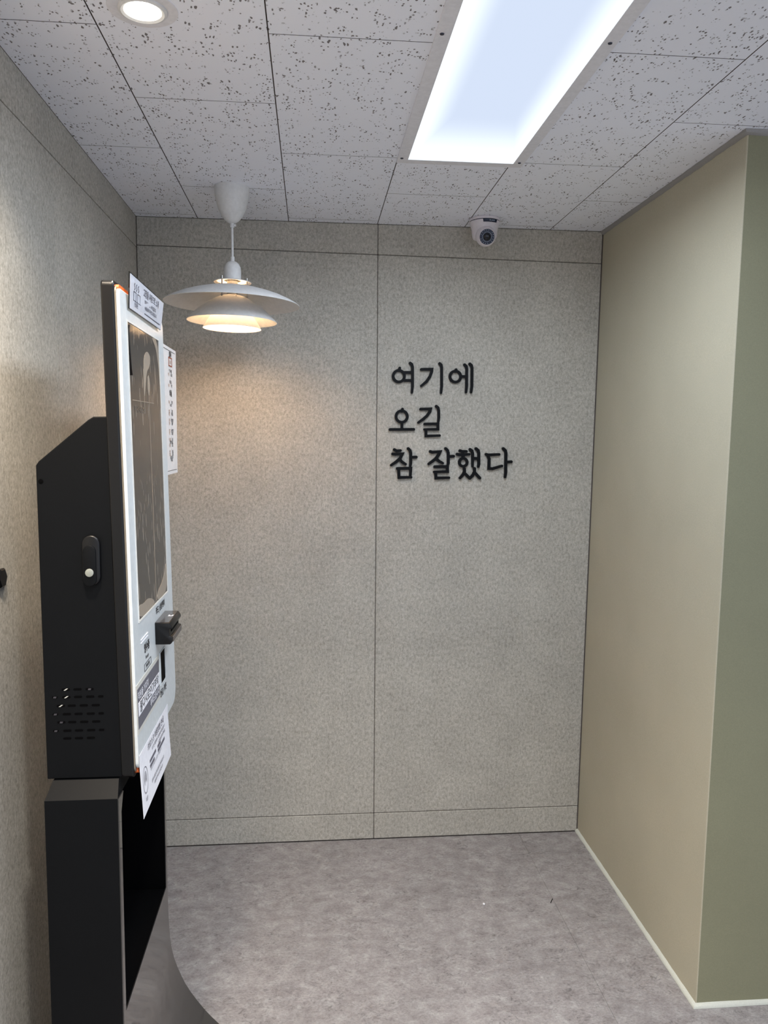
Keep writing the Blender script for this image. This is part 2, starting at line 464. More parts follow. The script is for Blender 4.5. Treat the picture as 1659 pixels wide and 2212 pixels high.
# ================================================================= CEILING LIGHT PANELS
def panel_emission():
    m = bpy.data.materials.new('lit_diffuser'); m.use_nodes = True; nt = m.node_tree; nt.nodes.clear()
    out = nt.nodes.new('ShaderNodeOutputMaterial'); e = nt.nodes.new('ShaderNodeEmission')
    tc = nt.nodes.new('ShaderNodeTexCoord'); sp = nt.nodes.new('ShaderNodeSeparateXYZ'); nt.links.new(tc.outputs['Object'], sp.inputs[0])
    def edge(sock, half, fall):
        a = N(nt, 'ShaderNodeMath', operation='ABSOLUTE'); nt.links.new(sock, a.inputs[0])
        r = N(nt, 'ShaderNodeMapRange', interpolation_type='SMOOTHSTEP'); r.inputs[1].default_value = half-fall; r.inputs[2].default_value = half
        nt.links.new(a.outputs[0], r.inputs[0]); return r.outputs[0]
    mx = N(nt, 'ShaderNodeMath', operation='MAXIMUM')
    nt.links.new(edge(sp.outputs[0], 0.141, 0.075), mx.inputs[0]); nt.links.new(edge(sp.outputs[1], 0.60, 0.30), mx.inputs[1])
    c = mixc(nt, mx.outputs[0], (0.57, 0.65, 0.80, 1), (0.93, 1.02, 1.08, 1))
    nt.links.new(c, e.inputs[0]); e.inputs[1].default_value = PANEL_STRENGTH
    nt.links.new(e.outputs[0], out.inputs[0]); return m
DIFF = panel_emission()
def light_panel(cx, cy, label):
    t = thing('ceiling_light_panel', (cx, cy, H), label, 'ceiling light', None)
    x0, x1, y0, y1 = cx-0.1665, cx+0.1665, cy-0.6265, cy+0.6265
    ix, iy = 0.139, 0.600
    bm = bmesh.new(); zt, zb = H+0.001, H-0.0045
    for a in ((x0, cx-ix, y0, y1), (cx+ix, x1, y0, y1), (cx-ix, cx+ix, y0, cy-iy), (cx-ix, cx+ix, cy+iy, y1)): box(bm, a[0], a[1], a[2], a[3], zb, zt)
    bmesh.ops.remove_doubles(bm, verts=bm.verts, dist=1e-5)
    obj('frame', bm, PANELW, t)
    bm = bmesh.new(); box(bm, cx-ix, cx+ix, cy-iy, cy+iy, H-0.0035, H-0.001)
    obj('diffuser', bm, DIFF, t)
    for sx in (-0.156, 0.153):
        for yy in (-0.60, 0.0, 0.590):
            bm = bmesh.new(); lathe(bm, [(0, 0), (0.0042, 0), (0.0036, -0.0014), (0, -0.002)], (cx+sx, cy+yy-0.04 if yy == 0 else cy+yy, zb), 16)
            obj('screw', bm, NAVY, t, smooth=40)
    return t
PANELW = plain('panel_frame_white', (226, 226, 232), 0.5)
light_panel(0.9665, -1.24, 'long glowing rectangular light panel with white frame set in the tiled ceiling')

# recessed downlight
DL = (0.293, -1.297)
t = thing('recessed_downlight', (DL[0], DL[1], H), 'small round recessed spotlight glowing at the top left of the ceiling', 'downlight')
bm = bmesh.new(); lathe(bm, [(0.040, 0.004), (0.060, 0.004), (0.0585, -0.0012), (0.042, -0.0022), (0.040, -0.001)], (DL[0], DL[1], H), 64, True)
obj('mounting_plate', bm, PANELW, t, smooth=40)
bm = bmesh.new(); lathe(bm, [(0.0305, 0.006), (0.041, -0.001), (0.0405, -0.0042), (0.036, -0.0062), (0.0315, -0.004), (0.0295, 0.003)], (DL[0], DL[1], H), 64, True)
obj('trim_ring', bm, LAMPW, t, smooth=40)
bm = bmesh.new(); lathe(bm, [(0, -0.004), (0.020, -0.0037), (0.0305, -0.0015), (0.031, 0.002), (0, 0.002)], (DL[0], DL[1], H), 48)
obj('lens', bm, emit_material('warm_lens', (1.0, 0.93, 0.80, 1), 6.0), t, smooth=40)


# ================================================================= PENDANT LAMP
PX, PY = 0.3475, -0.345
t = thing('pendant_lamp', (PX, PY, H), 'white layered disc pendant lamp with warm bulb hanging left of the lettering', 'pendant lamp')
TILT = Matrix.Translation((PX, PY, 1.97)) @ Matrix.Rotation(math.radians(0.9), 4, 'Y') @ Matrix.Translation((-PX, -PY, -1.97))
def pend(name, prof, mat, parent=None, closed=False, tilt=True, seg=96):
    bm = bmesh.new(); lathe(bm, prof, (PX, PY, 0), seg, closed)
    if tilt: bmesh.ops.transform(bm, matrix=TILT, verts=bm.verts)
    return obj(name, bm, mat, parent or t, smooth=38)
pend('canopy', [(0, H), (0.0495, H), (0.0505, 2.178), (0.0492, 2.160), (0.0450, 2.140), (0.0400, 2.121), (0.0300, 2.101), (0.0215, 2.090), (0.0090, 2.081), (0, 2.081)], LAMPW, tilt=False)
gr = pend('cord_grip', [(0, 2.084), (0.0062, 2.083), (0.0060, 2.069), (0, 2.069)], LAMPW, tilt=False, seg=24)
bm = bmesh.new(); tube(bm, (PX+0.005, PY-0.002, 2.0755), (PX+0.0115, PY-0.002, 2.0755), 0.0035, 12); obj('set_screw', bm, LAMPW, gr, smooth=40)
bm = bmesh.new(); tube(bm, (PX, PY, 2.071), (PX+0.0002, PY, 1.980), 0.0034, 16); obj('cord', bm, LAMPW, t, smooth=50)
pend('socket_cap', [(0, 1.986), (0.0058, 1.986), (0.0060, 1.973), (0.012, 1.9715), (0.0185, 1.966), (0.0232, 1.957), (0.0250, 1.945), (0.0252, 1.917), (0.0235, 1.917), (0.0235, 1.94), (0, 1.95)], LAMPW)
pend('socket', [(0, 1.94), (0.0155, 1.94), (0.0160, 1.874), (0.0115, 1.872), (0.0110, 1.851), (0, 1.851)], STEEL)
pend('top_disc', shell_prof([(0.0258, 1.9185), (0.040, 1.9175), (0.0540, 1.9140), (0.0550, 1.9132)], 0.0014), LAMPW, closed=True)
S1 = [(0.038, 1.9015), (0.060, 1.8985), (0.090, 1.8925), (0.120, 1.8845), (0.150, 1.8745), (0.175, 1.8635), (0.190, 1.8555), (0.1975, 1.8500)]
pend('large_shade', shell_prof(S1, 0.0013), LAMPW, closed=True)
S2 = [(0.0290, 1.8735), (0.036, 1.8715), (0.050, 1.8650), (0.070, 1.8535), (0.090, 1.8395), (0.108, 1.8245), (0.122, 1.8110), (0.1315, 1.8005)]
pend('middle_shade', shell_prof(S2, 0.0013), LAMPW, closed=True)
S3 = [(0.044, 1.8330), (0.058, 1.8200), (0.069, 1.8055), (0.079, 1.7905), (0.0850, 1.7800)]
pend('lower_shade', shell_prof(S3, 0.0013), LAMPW, closed=True)
for ang in (-8, 112, 232):
    a = math.radians(ang); r = 0.043
    bm = bmesh.new()
    tube(bm, (PX+r*math.cos(a), PY+r*math.sin(a), 1.921), (PX+r*math.cos(a), PY+r*math.sin(a), 1.868), 0.0021, 12)
    tube(bm, (PX+r*math.cos(a), PY+r*math.sin(a), 1.925), (PX+r*math.cos(a), PY+r*math.sin(a), 1.9165), 0.0038, 12)
    tube(bm, (PX+r*math.cos(a), PY+r*math.sin(a), 1.8725), (PX+r*math.cos(a), PY+r*math.sin(a), 1.8655), 0.0034, 12)
    bmesh.ops.transform(bm, matrix=TILT, verts=bm.verts)
    obj('spacer_rod', bm, STEEL, t, smooth=50)
    bm = bmesh.new(); r2 = 0.046
    tube(bm, (PX+r2*math.cos(a+1), PY+r2*math.sin(a+1), 1.868), (PX+r2*math.cos(a+1), PY+r2*math.sin(a+1), 1.834), 0.0015, 10)
    bmesh.ops.transform(bm, matrix=TILT, verts=bm.verts)
    obj('spacer_rod', bm, STEEL, t, smooth=50)
pend('bulb', [(0, 1.856), (0.0105, 1.856), (0.0130, 1.846), (0.0190, 1.836), (0.0215, 1.824), (0.0205, 1.813), (0.015, 1.8045), (0.008, 1.8015), (0, 1.801)], emit_material('warm_bulb', (1.0, 0.62, 0.31, 1), LP['P']), seg=24)

# ================================================================= SECURITY CAMERA
CX, CY = 1.1485, -0.103
t = thing('security_camera', (CX, CY, H), 'white dome security camera with ring of infrared dots on the ceiling corner', 'security camera')
bm = bmesh.new(); lathe(bm, [(0, H), (0.049, H), (0.0515, 2.1815), (0.0515, 2.1755), (0.0495, 2.1742), (0, 2.1742)], (CX, CY, 0), 64); obj('mounting_ring', bm, CAMW, t, smooth=40)
bm = bmesh.new(); lathe(bm, [(0, 2.1745), (0.0498, 2.1745), (0.0500, 2.1725), (0, 2.1722)], (CX, CY, 0), 64); obj('gasket', bm, NAVY, t, smooth=40)
bm = bmesh.new(); lathe(bm, [(0, 2.1725), (0.0500, 2.1724), (0.0488, 2.165), (0.0448, 2.156), (0.0428, 2.149), (0.0418, 2.137), (0.0405, 2.127), (0.0375, 2.120), (0.028, 2.117), (0, 2.117)], (CX, CY, 0), 64)
obj('housing', bm, CAMW, t, smooth=50)
fw = Vector((-0.03, -1.0, -0.32)).normalized()
bc = Vector((1.1470, -0.1300, 2.1225))
q = fw.to_track_quat('Z', 'Y').to_matrix()
bm = bmesh.new()
R0 = 0.0330
pr_ = [(0, -R0)]+[(R0*math.cos(a), R0*math.sin(a)) for a in [math.radians(x) for x in range(-80, 42, 8)]]+[(0.0262, 0.0262), (0.0250, 0.0268), (0.0245, 0.0250), (0, 0.0250)]
lathe(bm, pr_, bc, 64, M=q); ball = obj('eyeball', bm, CAMW, t, smooth=40)
bm = bmesh.new(); lathe(bm, [(0, 0.0256), (0.0240, 0.0256), (0.0243, 0.0250), (0, 0.0246)], bc, 48, M=q); fp = obj('lens_plate', bm, NAVY, ball, smooth=40)
bm = bmesh.new(); lathe(bm, [(0, 0.0290), (0.006, 0.0285), (0.0105, 0.0268), (0.0118, 0.0256), (0, 0.0256)], bc, 40, M=q); obj('lens_plate', bm, plain('lens_glass', (6, 10, 20), 0.12), ball, smooth=40).name = 'lens'
DOT = plain('infrared_dot', (186, 198, 214), 0.3)
bm = bmesh.new()
for n_, rr, s0 in ((20, 0.0152, 0.1), (18, 0.0210, 0.0)):
    for k in range(n_):
        if n_ == 18 and k in (3, 9, 15): continue
        a = 2*math.pi*k/n_+s0
        c = bc+q @ Vector((rr*math.cos(a), rr*math.sin(a), 0.0257))
        lathe(bm, [(0, 0.0006), (0.00105, 0.0003), (0.00105, 0), (0, 0)], c, 8, M=q)
obj('infrared_dots', bm, DOT, ball)
# navy brand band on the front of the housing
bm = bmesh.new(); zs = [(0.0512, 2.1722, 0.62, 1.02), (0.0506, 2.1690, 0.70, 1.0), (0.0500, 2.1630, 0.76, 0.93)]
rows = []
for r, z, a0, a1 in zs:
    rows.append([bm.verts.new((CX+r*math.cos(a), CY+r*math.sin(a), z)) for a in [(-math.pi/2)+(-0.32+(u/14)*1.02*1.0)*(1 if True else 1)*(1-0.08*(2.1722-z)/0.009) for u in range(15)]])
for A, B in zip(rows, rows[1:]):
    for k in range(14): bm.faces.new((A[k], A[k+1], B[k+1], B[k]))
band = obj('brand_band', bm, NAVY, t)
a = -math.pi/2+0.26
p = (CX+0.0525*math.cos(a), CY+0.0525*math.sin(a), 2.1676)
me = text_me('ECAM', 0.0072, frame_at(p, (-math.sin(a), math.cos(a), 0), (0, 0, 1)))
link('lettering', me, DOT, band)

# ================================================================= WALL LETTERING
# each letter: strokes as centre lines in metres on the wall (x, z)
LETTERS={
'여':[('ring',(0.8786,1.6741),0.0196),[(0.8813,1.7017),(0.8796,1.6943)],[(0.8981,1.6872),(0.9252,1.6876)],[(0.8984,1.6599),(0.9256,1.6603)],[(0.9173,1.7194),(0.9234,1.7148),(0.9259,1.7054),(0.9267,1.6401),(0.9248,1.6192)]],
'기':[[(0.9569,1.6985),(0.9939,1.6997),(0.9934,1.6922),(0.9875,1.6752),(0.9756,1.6572),(0.9576,1.642)],[(1.0203,1.7197),(1.0259,1.7144),(1.0278,1.7055),(1.0288,1.6415),(1.0267,1.6191)]],
'에':[('ring',(1.0765,1.6756),0.0189),[(1.0785,1.6995),(1.0774,1.693)],[(1.0988,1.6763),(1.1156,1.6765)],[(1.1082,1.7167),(1.1144,1.7114),(1.1161,1.7025),(1.1166,1.6428),(1.1151,1.6224)],[(1.1265,1.72),(1.1327,1.7147),(1.1347,1.7058),(1.1353,1.643),(1.1329,1.6226)]],
'오':[('ring',(0.89,1.5358),0.0197),[(0.8924,1.5613),(0.8907,1.5532)],[(0.8911,1.5143),(0.8913,1.4933)],[(0.8495,1.4905),(0.9327,1.4918)]],
'길':[[(0.9562,1.562),(0.9912,1.5633),(0.9892,1.5543),(0.9787,1.5392),(0.9652,1.527),(0.9486,1.5154)],[(1.0109,1.5725),(1.0171,1.5675),(1.0197,1.5576),(1.0201,1.5336),(1.019,1.52)],[(0.9715,1.5105),(1.0176,1.5119),(1.0179,1.4929),(0.9702,1.4919)],[(0.9757,1.491),(0.976,1.469),(1.0241,1.471)]],
'참':[[(0.8653,1.4209),(0.8736,1.4164),(0.8873,1.418)],[(0.86,1.4058),(0.8691,1.4046),(0.8941,1.4066),(0.886,1.3908),(0.8709,1.3771),(0.8549,1.3665)],[(0.8851,1.3863),(0.8938,1.3773),(0.9054,1.3704)],[(0.914,1.4248),(0.9208,1.4182),(0.923,1.4092),(0.9234,1.3729),(0.922,1.3644)],[(0.9271,1.3947),(0.9424,1.3954)],[(0.8766,1.3551),(0.9239,1.3562),(0.9225,1.3249)],[(0.8812,1.3545),(0.8827,1.3236),(0.9255,1.3249)]],
'잘':[[(0.9921,1.4151),(0.9988,1.4127),(1.0271,1.415),(1.022,1.4038),(1.0099,1.3885),(0.9871,1.3717)],[(1.013,1.39),(1.0254,1.3801),(1.0366,1.3747)],[(1.0463,1.4257),(1.0531,1.4191),(1.0557,1.41),(1.0563,1.3751),(1.0549,1.369)],[(1.059,1.3979),(1.0747,1.3992)],[(1.0088,1.3618),(1.0534,1.3629),(1.0543,1.3452),(1.0069,1.3435)],[(1.0124,1.3423),(1.0131,1.3222),(1.0596,1.3236)]],
'했':[[(1.0972,1.4188),(1.105,1.4158),(1.1204,1.4165)],[(1.0875,1.4063),(1.0959,1.4042),(1.1308,1.4063)],('ring',(1.1097,1.3778),0.0139),[(1.1092,1.4028),(1.1094,1.3927)],[(1.1333,1.4233),(1.1402,1.4182),(1.1425,1.4091),(1.1431,1.3643)],[(1.1441,1.3917),(1.1627,1.3918)],[(1.1543,1.4265),(1.1621,1.4199),(1.1645,1.4107),(1.1653,1.3711),(1.1636,1.3631)],[(1.1138,1.3562),(1.1149,1.3464),(1.1095,1.3342),(1.0989,1.3225)],[(1.1172,1.3379),(1.1336,1.322)],[(1.1504,1.3563),(1.1506,1.345),(1.1437,1.3312),(1.1339,1.3214)],[(1.1528,1.3405),(1.1697,1.3228)]],
'다':[[(1.1913,1.4063),(1.1982,1.4042),(1.2379,1.4066)],[(1.1966,1.4033),(1.2022,1.3896),(1.2016,1.3566),(1.2147,1.356),(1.2488,1.366)],[(1.2518,1.4272),(1.2594,1.4205),(1.2618,1.4114),(1.2625,1.3409),(1.2604,1.3268)],[(1.2657,1.3793),(1.2816,1.3809)]],
}
def stroke(bm, pts, r, y0, y1, closed=False):
    n = len(pts); V = [Vector((p[0], p[1])) for p in pts]
    if closed:
        L_, R_ = [], []
        for i in range(n):
            d = (V[(i+1) % n]-V[i-1]).normalized(); nn = Vector((-d.y, d.x))
            L_.append(V[i]+nn*r); R_.append(V[i]-nn*r)
        rings = [[bm.verts.new((q_.x, y, q_.y)) for q_ in S] for S, y in ((L_, y0), (R_, y0), (R_, y1), (L_, y1))]
        for A, B in zip(rings, rings[1:]+rings[:1]):
            for i in range(n): bm.faces.new((A[i], A[(i+1) % n], B[(i+1) % n], B[i]))
        return
    # smooth the path a little, keep corners of short strokes
    L_, R_ = [], []
    for i in range(n):
        if i == 0: d = (V[1]-V[0]).normalized(); nn = Vector((-d.y, d.x)); w = r
        elif i == n-1: d = (V[-1]-V[-2]).normalized(); nn = Vector((-d.y, d.x)); w = r
        else:
            d1 = (V[i]-V[i-1]).normalized(); d2 = (V[i+1]-V[i]).normalized()
            nn = (Vector((-d1.y, d1.x))+Vector((-d2.y, d2.x))).normalized()
            w = r/max(0.55, nn.dot(Vector((-d1.y, d1.x))))
        rr = w*(0.86 if (i == n-1 and n > 2) else 1)
        L_.append(V[i]+nn*rr); R_.append(V[i]-nn*rr)
    def cap(c, frm, sgn):
        a0 = math.atan2(frm.y-c.y, frm.x-c.x); rad = (frm-c).length
        return [c+Vector((math.cos(a0+sgn*math.pi*k/7), math.sin(a0+sgn*math.pi*k/7)))*rad for k in range(1, 7)]
    loop = L_+cap(V[-1], L_[-1], -1)+R_[::-1]+cap(V[0], R_[0], -1)
    prism(bm, [(p.x, p.y) for p in loop], y0, y1, lambda u, v_, w_: (u, w_, v_))
SYL = {'여': 'first of the top row', '기': 'middle of the top row', '에': 'last of the top row',
       '오': 'first of the middle row', '길': 'last of the middle row',
       '참': 'standing alone before the gap in the bottom row', '잘': 'just after the gap in the bottom row',
       '했': 'third in the bottom row', '다': 'last of the bottom row'}
for ch, strokes in LETTERS.items():
    pts = [p for s_ in strokes for p in ([s_[1]] if s_[0] == 'ring' else s_)]
    bx = sum(p[0] for p in pts)/len(pts); bz = min(p[1] for p in pts)
    bm = bmesh.new()
    for k, s_ in enumerate(strokes):
        y1 = -0.0095-0.00005*k
        if s_[0] == 'ring':
            c, r = s_[1], s_[2]
            stroke(bm, [(c[0]+r*math.cos(a), c[1]+r*math.sin(a)) for a in [2*math.pi*j/36 for j in range(36)]], 0.0047, 0.0, y1, True)
        else:
            rr = 0.0048 if ch in '여기에오길' else 0.0051
            stroke(bm, s_, rr, 0.0, y1)
    o = obj('wall_letter', bm, LETTER, base=(bx, 0, bz))
    tag(o, 'black raised Korean letter %s, %s' % (ch, SYL[ch]), 'wall letter', 'black raised Korean wall lettering')

# ================================================================= KIOSK
KY0, KY1 = -1.320, -0.922
def fx(z): return 0.2485+(1.7166-z)*0.01808            # front face, leaning back slightly
K = thing('self_service_kiosk', (0.165, -1.125, 0), 'tall black and white self service kiosk on a pedestal by the left wall', 'kiosk')
# cabinet behind the display
bm = bmesh.new()
prism(bm, [(0.101, 0.840), (0.099, 1.409), (0.104, 1.416), (0.190, 1.489), (0.199, 1.4945), (0.232, 1.4955), (0.240, 0.840)], KY0+0.003, KY1-0.004, lambda u, v_, w_: (u, w_, v_))
bev(bm, 0.002, 2)
cab = obj('cabinet', bm, BLACK, K)
bm = bmesh.new(); tube(bm, (0.107, KY0+0.004, 1.381), (0.107, KY0+0.0022, 1.381), 0.0042, 20); tube(bm, (0.107, KY0+0.003, 1.381), (0.107, KY0+0.0015, 1.381), 0.0024, 6)
obj('screw', bm, VOID, cab, smooth=40)
def stadium(cx, z0, z1, r, n=14):
    p = [(cx+r*math.cos(a), z1-r+r*math.sin(a)) for a in [math.pi*k/n for k in range(n+1)]]
    return p+[(cx+r*math.cos(a), z0+r+r*math.sin(a)) for a in [math.pi+math.pi*k/n for k in range(n+1)]]
F_ = lambda u, v_, w_: (u, w_, v_)
bm = bmesh.new(); prism(bm, stadium(0.1905, 1.1965, 1.2865, 0.0155), KY0+0.004, KY0-0.0055, F_); bev(bm, 0.003, 3, 50)
lk = obj('door_lock', bm, BLACK2, cab, smooth=40)
bm = bmesh.new(); prism(bm, stadium(0.1885, 1.196, 1.2690, 0.0112), KY0-0.004, KY0-0.0085, F_); bev(bm, 0.0012, 2, 50)
obj('flip_handle', bm, BLACK, cab, smooth=40)
bm = bmesh.new(); tube(bm, (0.1885, KY0-0.007, 1.2205), (0.1885, KY0-0.0105, 1.2205), 0.0073, 28); bev(bm, 0.0008, 2, 50)
hexa(bm, [(0.1880, KY0-0.0107, 1.2175), (0.1890, KY0-0.0107, 1.2175), (0.1890, KY0-0.0100, 1.2175), (0.1880, KY0-0.0100, 1.2175), (0.1880, KY0-0.0107, 1.2235), (0.1890, KY0-0.0107, 1.2235), (0.1890, KY0-0.0100, 1.2235), (0.1880, KY0-0.0100, 1.2235)])
obj('lock_cylinder', bm, KEYM, cab, smooth=40)
# ventilation slots
bm = bmesh.new(); pale = []; dim = []
rowz = [1.0065, 0.9925, 0.9765, 0.9610, 0.9460, 0.9302, 0.9158]
wide5 = [0.1190, 0.1390, 0.1595, 0.1808, 0.1992]; mid3 = [0.1385, 0.1590, 0.1800]; mid4 = [0.1290, 0.1480, 0.1690, 0.1900]
for k, z in enumerate(rowz):
    xs_ = mid3 if k in (0, 6) else (wide5 if k % 2 else mid4)
    for i, x in enumerate(xs_):
        hl = 0.0073 if not (k % 2 and i in (0, 4)) else 0.0050
        lp = [(z_, x_) for x_, z_ in stadium(0, -hl, hl, 0.0021, 6)]
        prism(bm, [(x+u, z+w_) for u, w_ in lp], KY0+0.0035, KY0+0.0026, F_)
        if (k, i) in ((0, 0), (1, 1), (2, 0)):
            pale.append(bmesh.new()); prism(pale[-1], [(x-0.004, z-0.0018), (x-0.001, z-0.0018), (x+0.004, z+0.0018), (x+0.001, z+0.0018)], KY0+0.0034, KY0+0.0024, F_)
        elif (k, i) in ((0, 2), (1, 0), (3, 0), (4, 0), (5, 0)):
            dim.append(bmesh.new()); prism(dim[-1], [(x-0.003, z-0.0017), (x+0.002, z-0.0017), (x+0.003, z+0.0014), (x-0.002, z+0.0014)], KY0+0.0034, KY0+0.0024, F_)
vt = obj('ventilation_slots', bm, VOID, cab)
INM, IND = plain('inner_metal', (196, 196, 190), 0.4), plain('inner_metal_dark', (60, 58, 64), 0.4)
for b_ in pale: obj('inner_bracket', b_, INM, cab)
for b_ in dim: obj('inner_plate', b_, IND, cab)
# display frame: black slab, orange layer, white front
def slab(bm, off0, off1, y0, y1, z0, z1, rc=0.0, n=6):
    """rounded rectangle in y/z, thick along x and following the lean of the face"""
    cs = [(y0, z0, math.pi), (y1, z0, 1.5*math.pi), (y1, z1, 0), (y0, z1, 0.5*math.pi)]
    rr = rc if isinstance(rc, (list, tuple)) else [rc]*4
    pts = []
    for (y, z, a0), r in zip(cs, rr):
        cy_ = y+r*(1 if y == y0 else -1); cz_ = z+r*(1 if z == z0 else -1)
        if r < 1e-6: pts.append((y, z)); continue
        for k in range(n+1):
            a = a0+0.5*math.pi*k/n
            pts.append((cy_+r*math.cos(a), cz_+r*math.sin(a)))
    A = [bm.verts.new((fx(z)+off0, y, z)) for y, z in pts]; B = [bm.verts.new((fx(z)+off1, y, z)) for y, z in pts]
    bm.faces.new(A); bm.faces.new(B[::-1])
    for i in range(len(pts)): bm.faces.new((A[i], A[(i+1) % len(pts)], B[(i+1) % len(pts)], B[i]))
bm = bmesh.new(); slab(bm, -0.0315, -0.0085, KY0-0.001, KY1+0.0, 0.838, 1.7295, 0.010); bev(bm, 0.0035, 3, 60)
obj('display_frame', bm, BLACK2, K)
bm = bmesh.new(); slab(bm, -0.0090, -0.0030, KY0+0.010, KY1-0.10, 0.8425, 1.7235, 0.006)
obj('orange_backing', bm, ORANGE, K)
bm = bmesh.new(); slab(bm, -0.0095, -0.0062, KY0+0.002, KY1-0.002, 0.847, 1.7195, 0.010)
obj('gasket', bm, plain('warm_grey_gasket', (118, 112, 102), 0.5), K)
bm = bmesh.new(); slab(bm, -0.0060, 0.0, KY0+0.001, KY1+0.0, 0.8530, 1.7160, [0.014, 0.038, 0.022, 0.012], 8); bev(bm, 0.0014, 2, 60)
fpn = obj('front_panel', bm, WHITEP, K)
# receipt mouth etc. printed marks
def on_face(y, z, off=0.0006): return frame_at((fx(z)+off, y, z), (0, 1, 0), (-0.01808, 0, 1))
def fbox(bm, y0, y1, z0, z1, a, b, rc=0.0): slab(bm, a, b, y0, y1, z0, z1, rc, 5)
marks = [text_me('카드 | 삼성페이', 0.0165, on_face(-1.068, 1.1015), bold=0.0006, xs=0.92),
         text_me('영수증', 0.0200, on_face(-1.2135, 1.0555), bold=0.0008, xs=0.86),
         text_me('Receipt', 0.0092, on_face(-1.2135, 1.0375), bold=0.0002),
         text_me('PRINTER', 0.0088, on_face(-1.2105, 1.0200), bold=0.0003),
         text_me('현금 | 쿠폰', 0.0165, on_face(-1.069, 0.9215), bold=0.0006, xs=0.92)]
bmx = bmesh.new()
for a in ((-1.2405, -1.1805, 1.0128, 1.0138), (-1.2405, -1.1805, 1.0262, 1.0272), (-1.2410, -1.2400, 1.0135, 1.0265), (-1.1810, -1.1800, 1.0135, 1.0265)): fbox(bmx, *a, 0.0, 0.0006)
me = bpy.data.meshes.new('b'); bmx.to_mesh(me); bmx.free(); marks.append(me)
link_all(marks, 'printed_mark', INK, fpn)
bm = bmesh.new(); fbox(bm, -1.262, -1.200, 1.0795, 1.0812, -0.001, 0.0012); fbox(bm, -1.262, -1.200, 1.0735, 1.0752, -0.001, 0.0012)
obj('receipt_slot', bm, WINK, fpn)
bm = bmesh.new(); fbox(bm, -1.092, -1.044, 0.9415, 1.0085, -0.002, 0.0007, 0.001)
obj('bill_slot', bm, VOID, fpn)
bm = bmesh.new()
for a in ((-1.096, -1.040, 0.9385, 0.9415), (-1.096, -1.040, 1.0085, 1.0100), (-1.096, -1.092, 0.9415, 1.0085), (-1.044, -1.040, 0.9415, 1.0085)): fbox(bm, *a, -0.001, 0.0018)
obj('slot_surround', bm, WHITEP, fpn)
# screen with its bubbly protective film
SY0, SY1, SZ0, SZ1 = -1.272, -0.984, 1.120, 1.6655
bm = bmesh.new(); fbox(bm, SY0, SY1, SZ0, SZ1, -0.002, 0.0006, 0.003); scr = obj('screen', bm, SCREEN, K)
bm = bmesh.new()
for a in ((SY0-0.003, SY1+0.003, SZ0-0.0035, SZ0), (SY0-0.003, SY1+0.003, SZ1, SZ1+0.003), (SY0-0.003, SY0, SZ0, SZ1), (SY1, SY1+0.003, SZ0, SZ1)): fbox(bm, *a, -0.001, 0.0016)
obj('screen_rim', bm, plain('pale_rim', (226, 226, 222), 0.3), scr)
bm = bmesh.new()
def fline(bm, y0, z0, y1, z1, w, off=0.0007):
    d = Vector((y1-y0, z1-z0)).normalized(); n_ = Vector((-d.y, d.x))*w*0.5
    P_ = [(y0+n_.x, z0+n_.y), (y0-n_.x, z0-n_.y), (y1-n_.x, z1-n_.y), (y1+n_.x, z1+n_.y)]
    A = [bm.verts.new((fx(z)+0.0003, y, z)) for y, z in P_]; B = [bm.verts.new((fx(z)+off+0.0006, y, z)) for y, z in P_]
    bm.faces.new(A); bm.faces.new(B[::-1])
    for i in range(4): bm.faces.new((A[i], A[(i+1) % 4], B[(i+1) % 4], B[i]))
fline(bm, -1.110, 1.125, -1.106, 1.565, 0.0020)
fline(bm, -1.152, 1.505, -1.150, 1.592, 0.0022)
fline(bm, -1.255, 1.527, -1.060, 1.529, 0.0012)
# torn, curled corners of the film along the top and foot
def fpoly(bm, pts, off=0.0010, soft=True):
    if soft:                                        # round the outline (Chaikin), keep points on the screen edge
        for _ in range(3):
            q_ = []
            for i in range(len(pts)):
                a, b = pts[i], pts[(i+1) % len(pts)]
                q_ += [(a[0]*0.75+b[0]*0.25, a[1]*0.75+b[1]*0.25), (a[0]*0.25+b[0]*0.75, a[1]*0.25+b[1]*0.75)]
            pts = q_
    A = [bm.verts.new((fx(z)+0.0003, y, z)) for y, z in pts]; B = [bm.verts.new((fx(z)+off, y, z)) for y, z in pts]
    bm.faces.new(A); bm.faces.new(B[::-1])
    for i in range(len(pts)): bm.faces.new((A[i], A[(i+1) % len(pts)], B[(i+1) % len(pts)], B[i]))
fpoly(bm, [(-1.150, 1.585), (-1.140, 1.618), (-1.108, 1.632), (-1.075, 1.622), (-1.090, 1.600), (-1.118, 1.590), (-1.135, 1.560), (-1.150, 1.53)])
fpoly(bm, [(-1.118, 1.560), (-1.104, 1.590), (-1.088, 1.565), (-1.106, 1.535)])
fpoly(bm, [(SY1, SZ1), (-1.065, SZ1), (-1.020, 1.650), (-0.995, 1.615), (-0.986, 1.560), (SY1, 1.5)])
fpoly(bm, [(SY0, SZ0), (SY0, 1.150), (-1.230, 1.143), (-1.190, 1.146), (-1.140, 1.135), (-1.120, SZ0)])
fpoly(bm, [(-1.105, SZ0), (-1.090, 1.140), (-1.040, 1.150), (-1.005, 1.170), (-0.988, 1.190), (SY1, SZ0)])
obj('protective_film', bm, FILM, scr)
bm = bmesh.new()
fpoly(bm, [(SY0, SZ1-0.004), (SY0+0.030, SZ1-0.004), (SY0+0.033, SZ1-0.012), (SY0+0.022, SZ1-0.085), (SY0+0.012, SZ1-0.10), (SY0+0.004, SZ1-0.05)], 0.004)
obj('film_flap', bm, plain('dark_film', (34, 30, 28), 0.15), scr)
link('film_lettering', text_me('DECHDEEA', 0.0165, on_face(-1.192, 1.5105, 0.0010), xs=1.05), plain('faint_film_mark', (92, 84, 76), 0.3), scr)
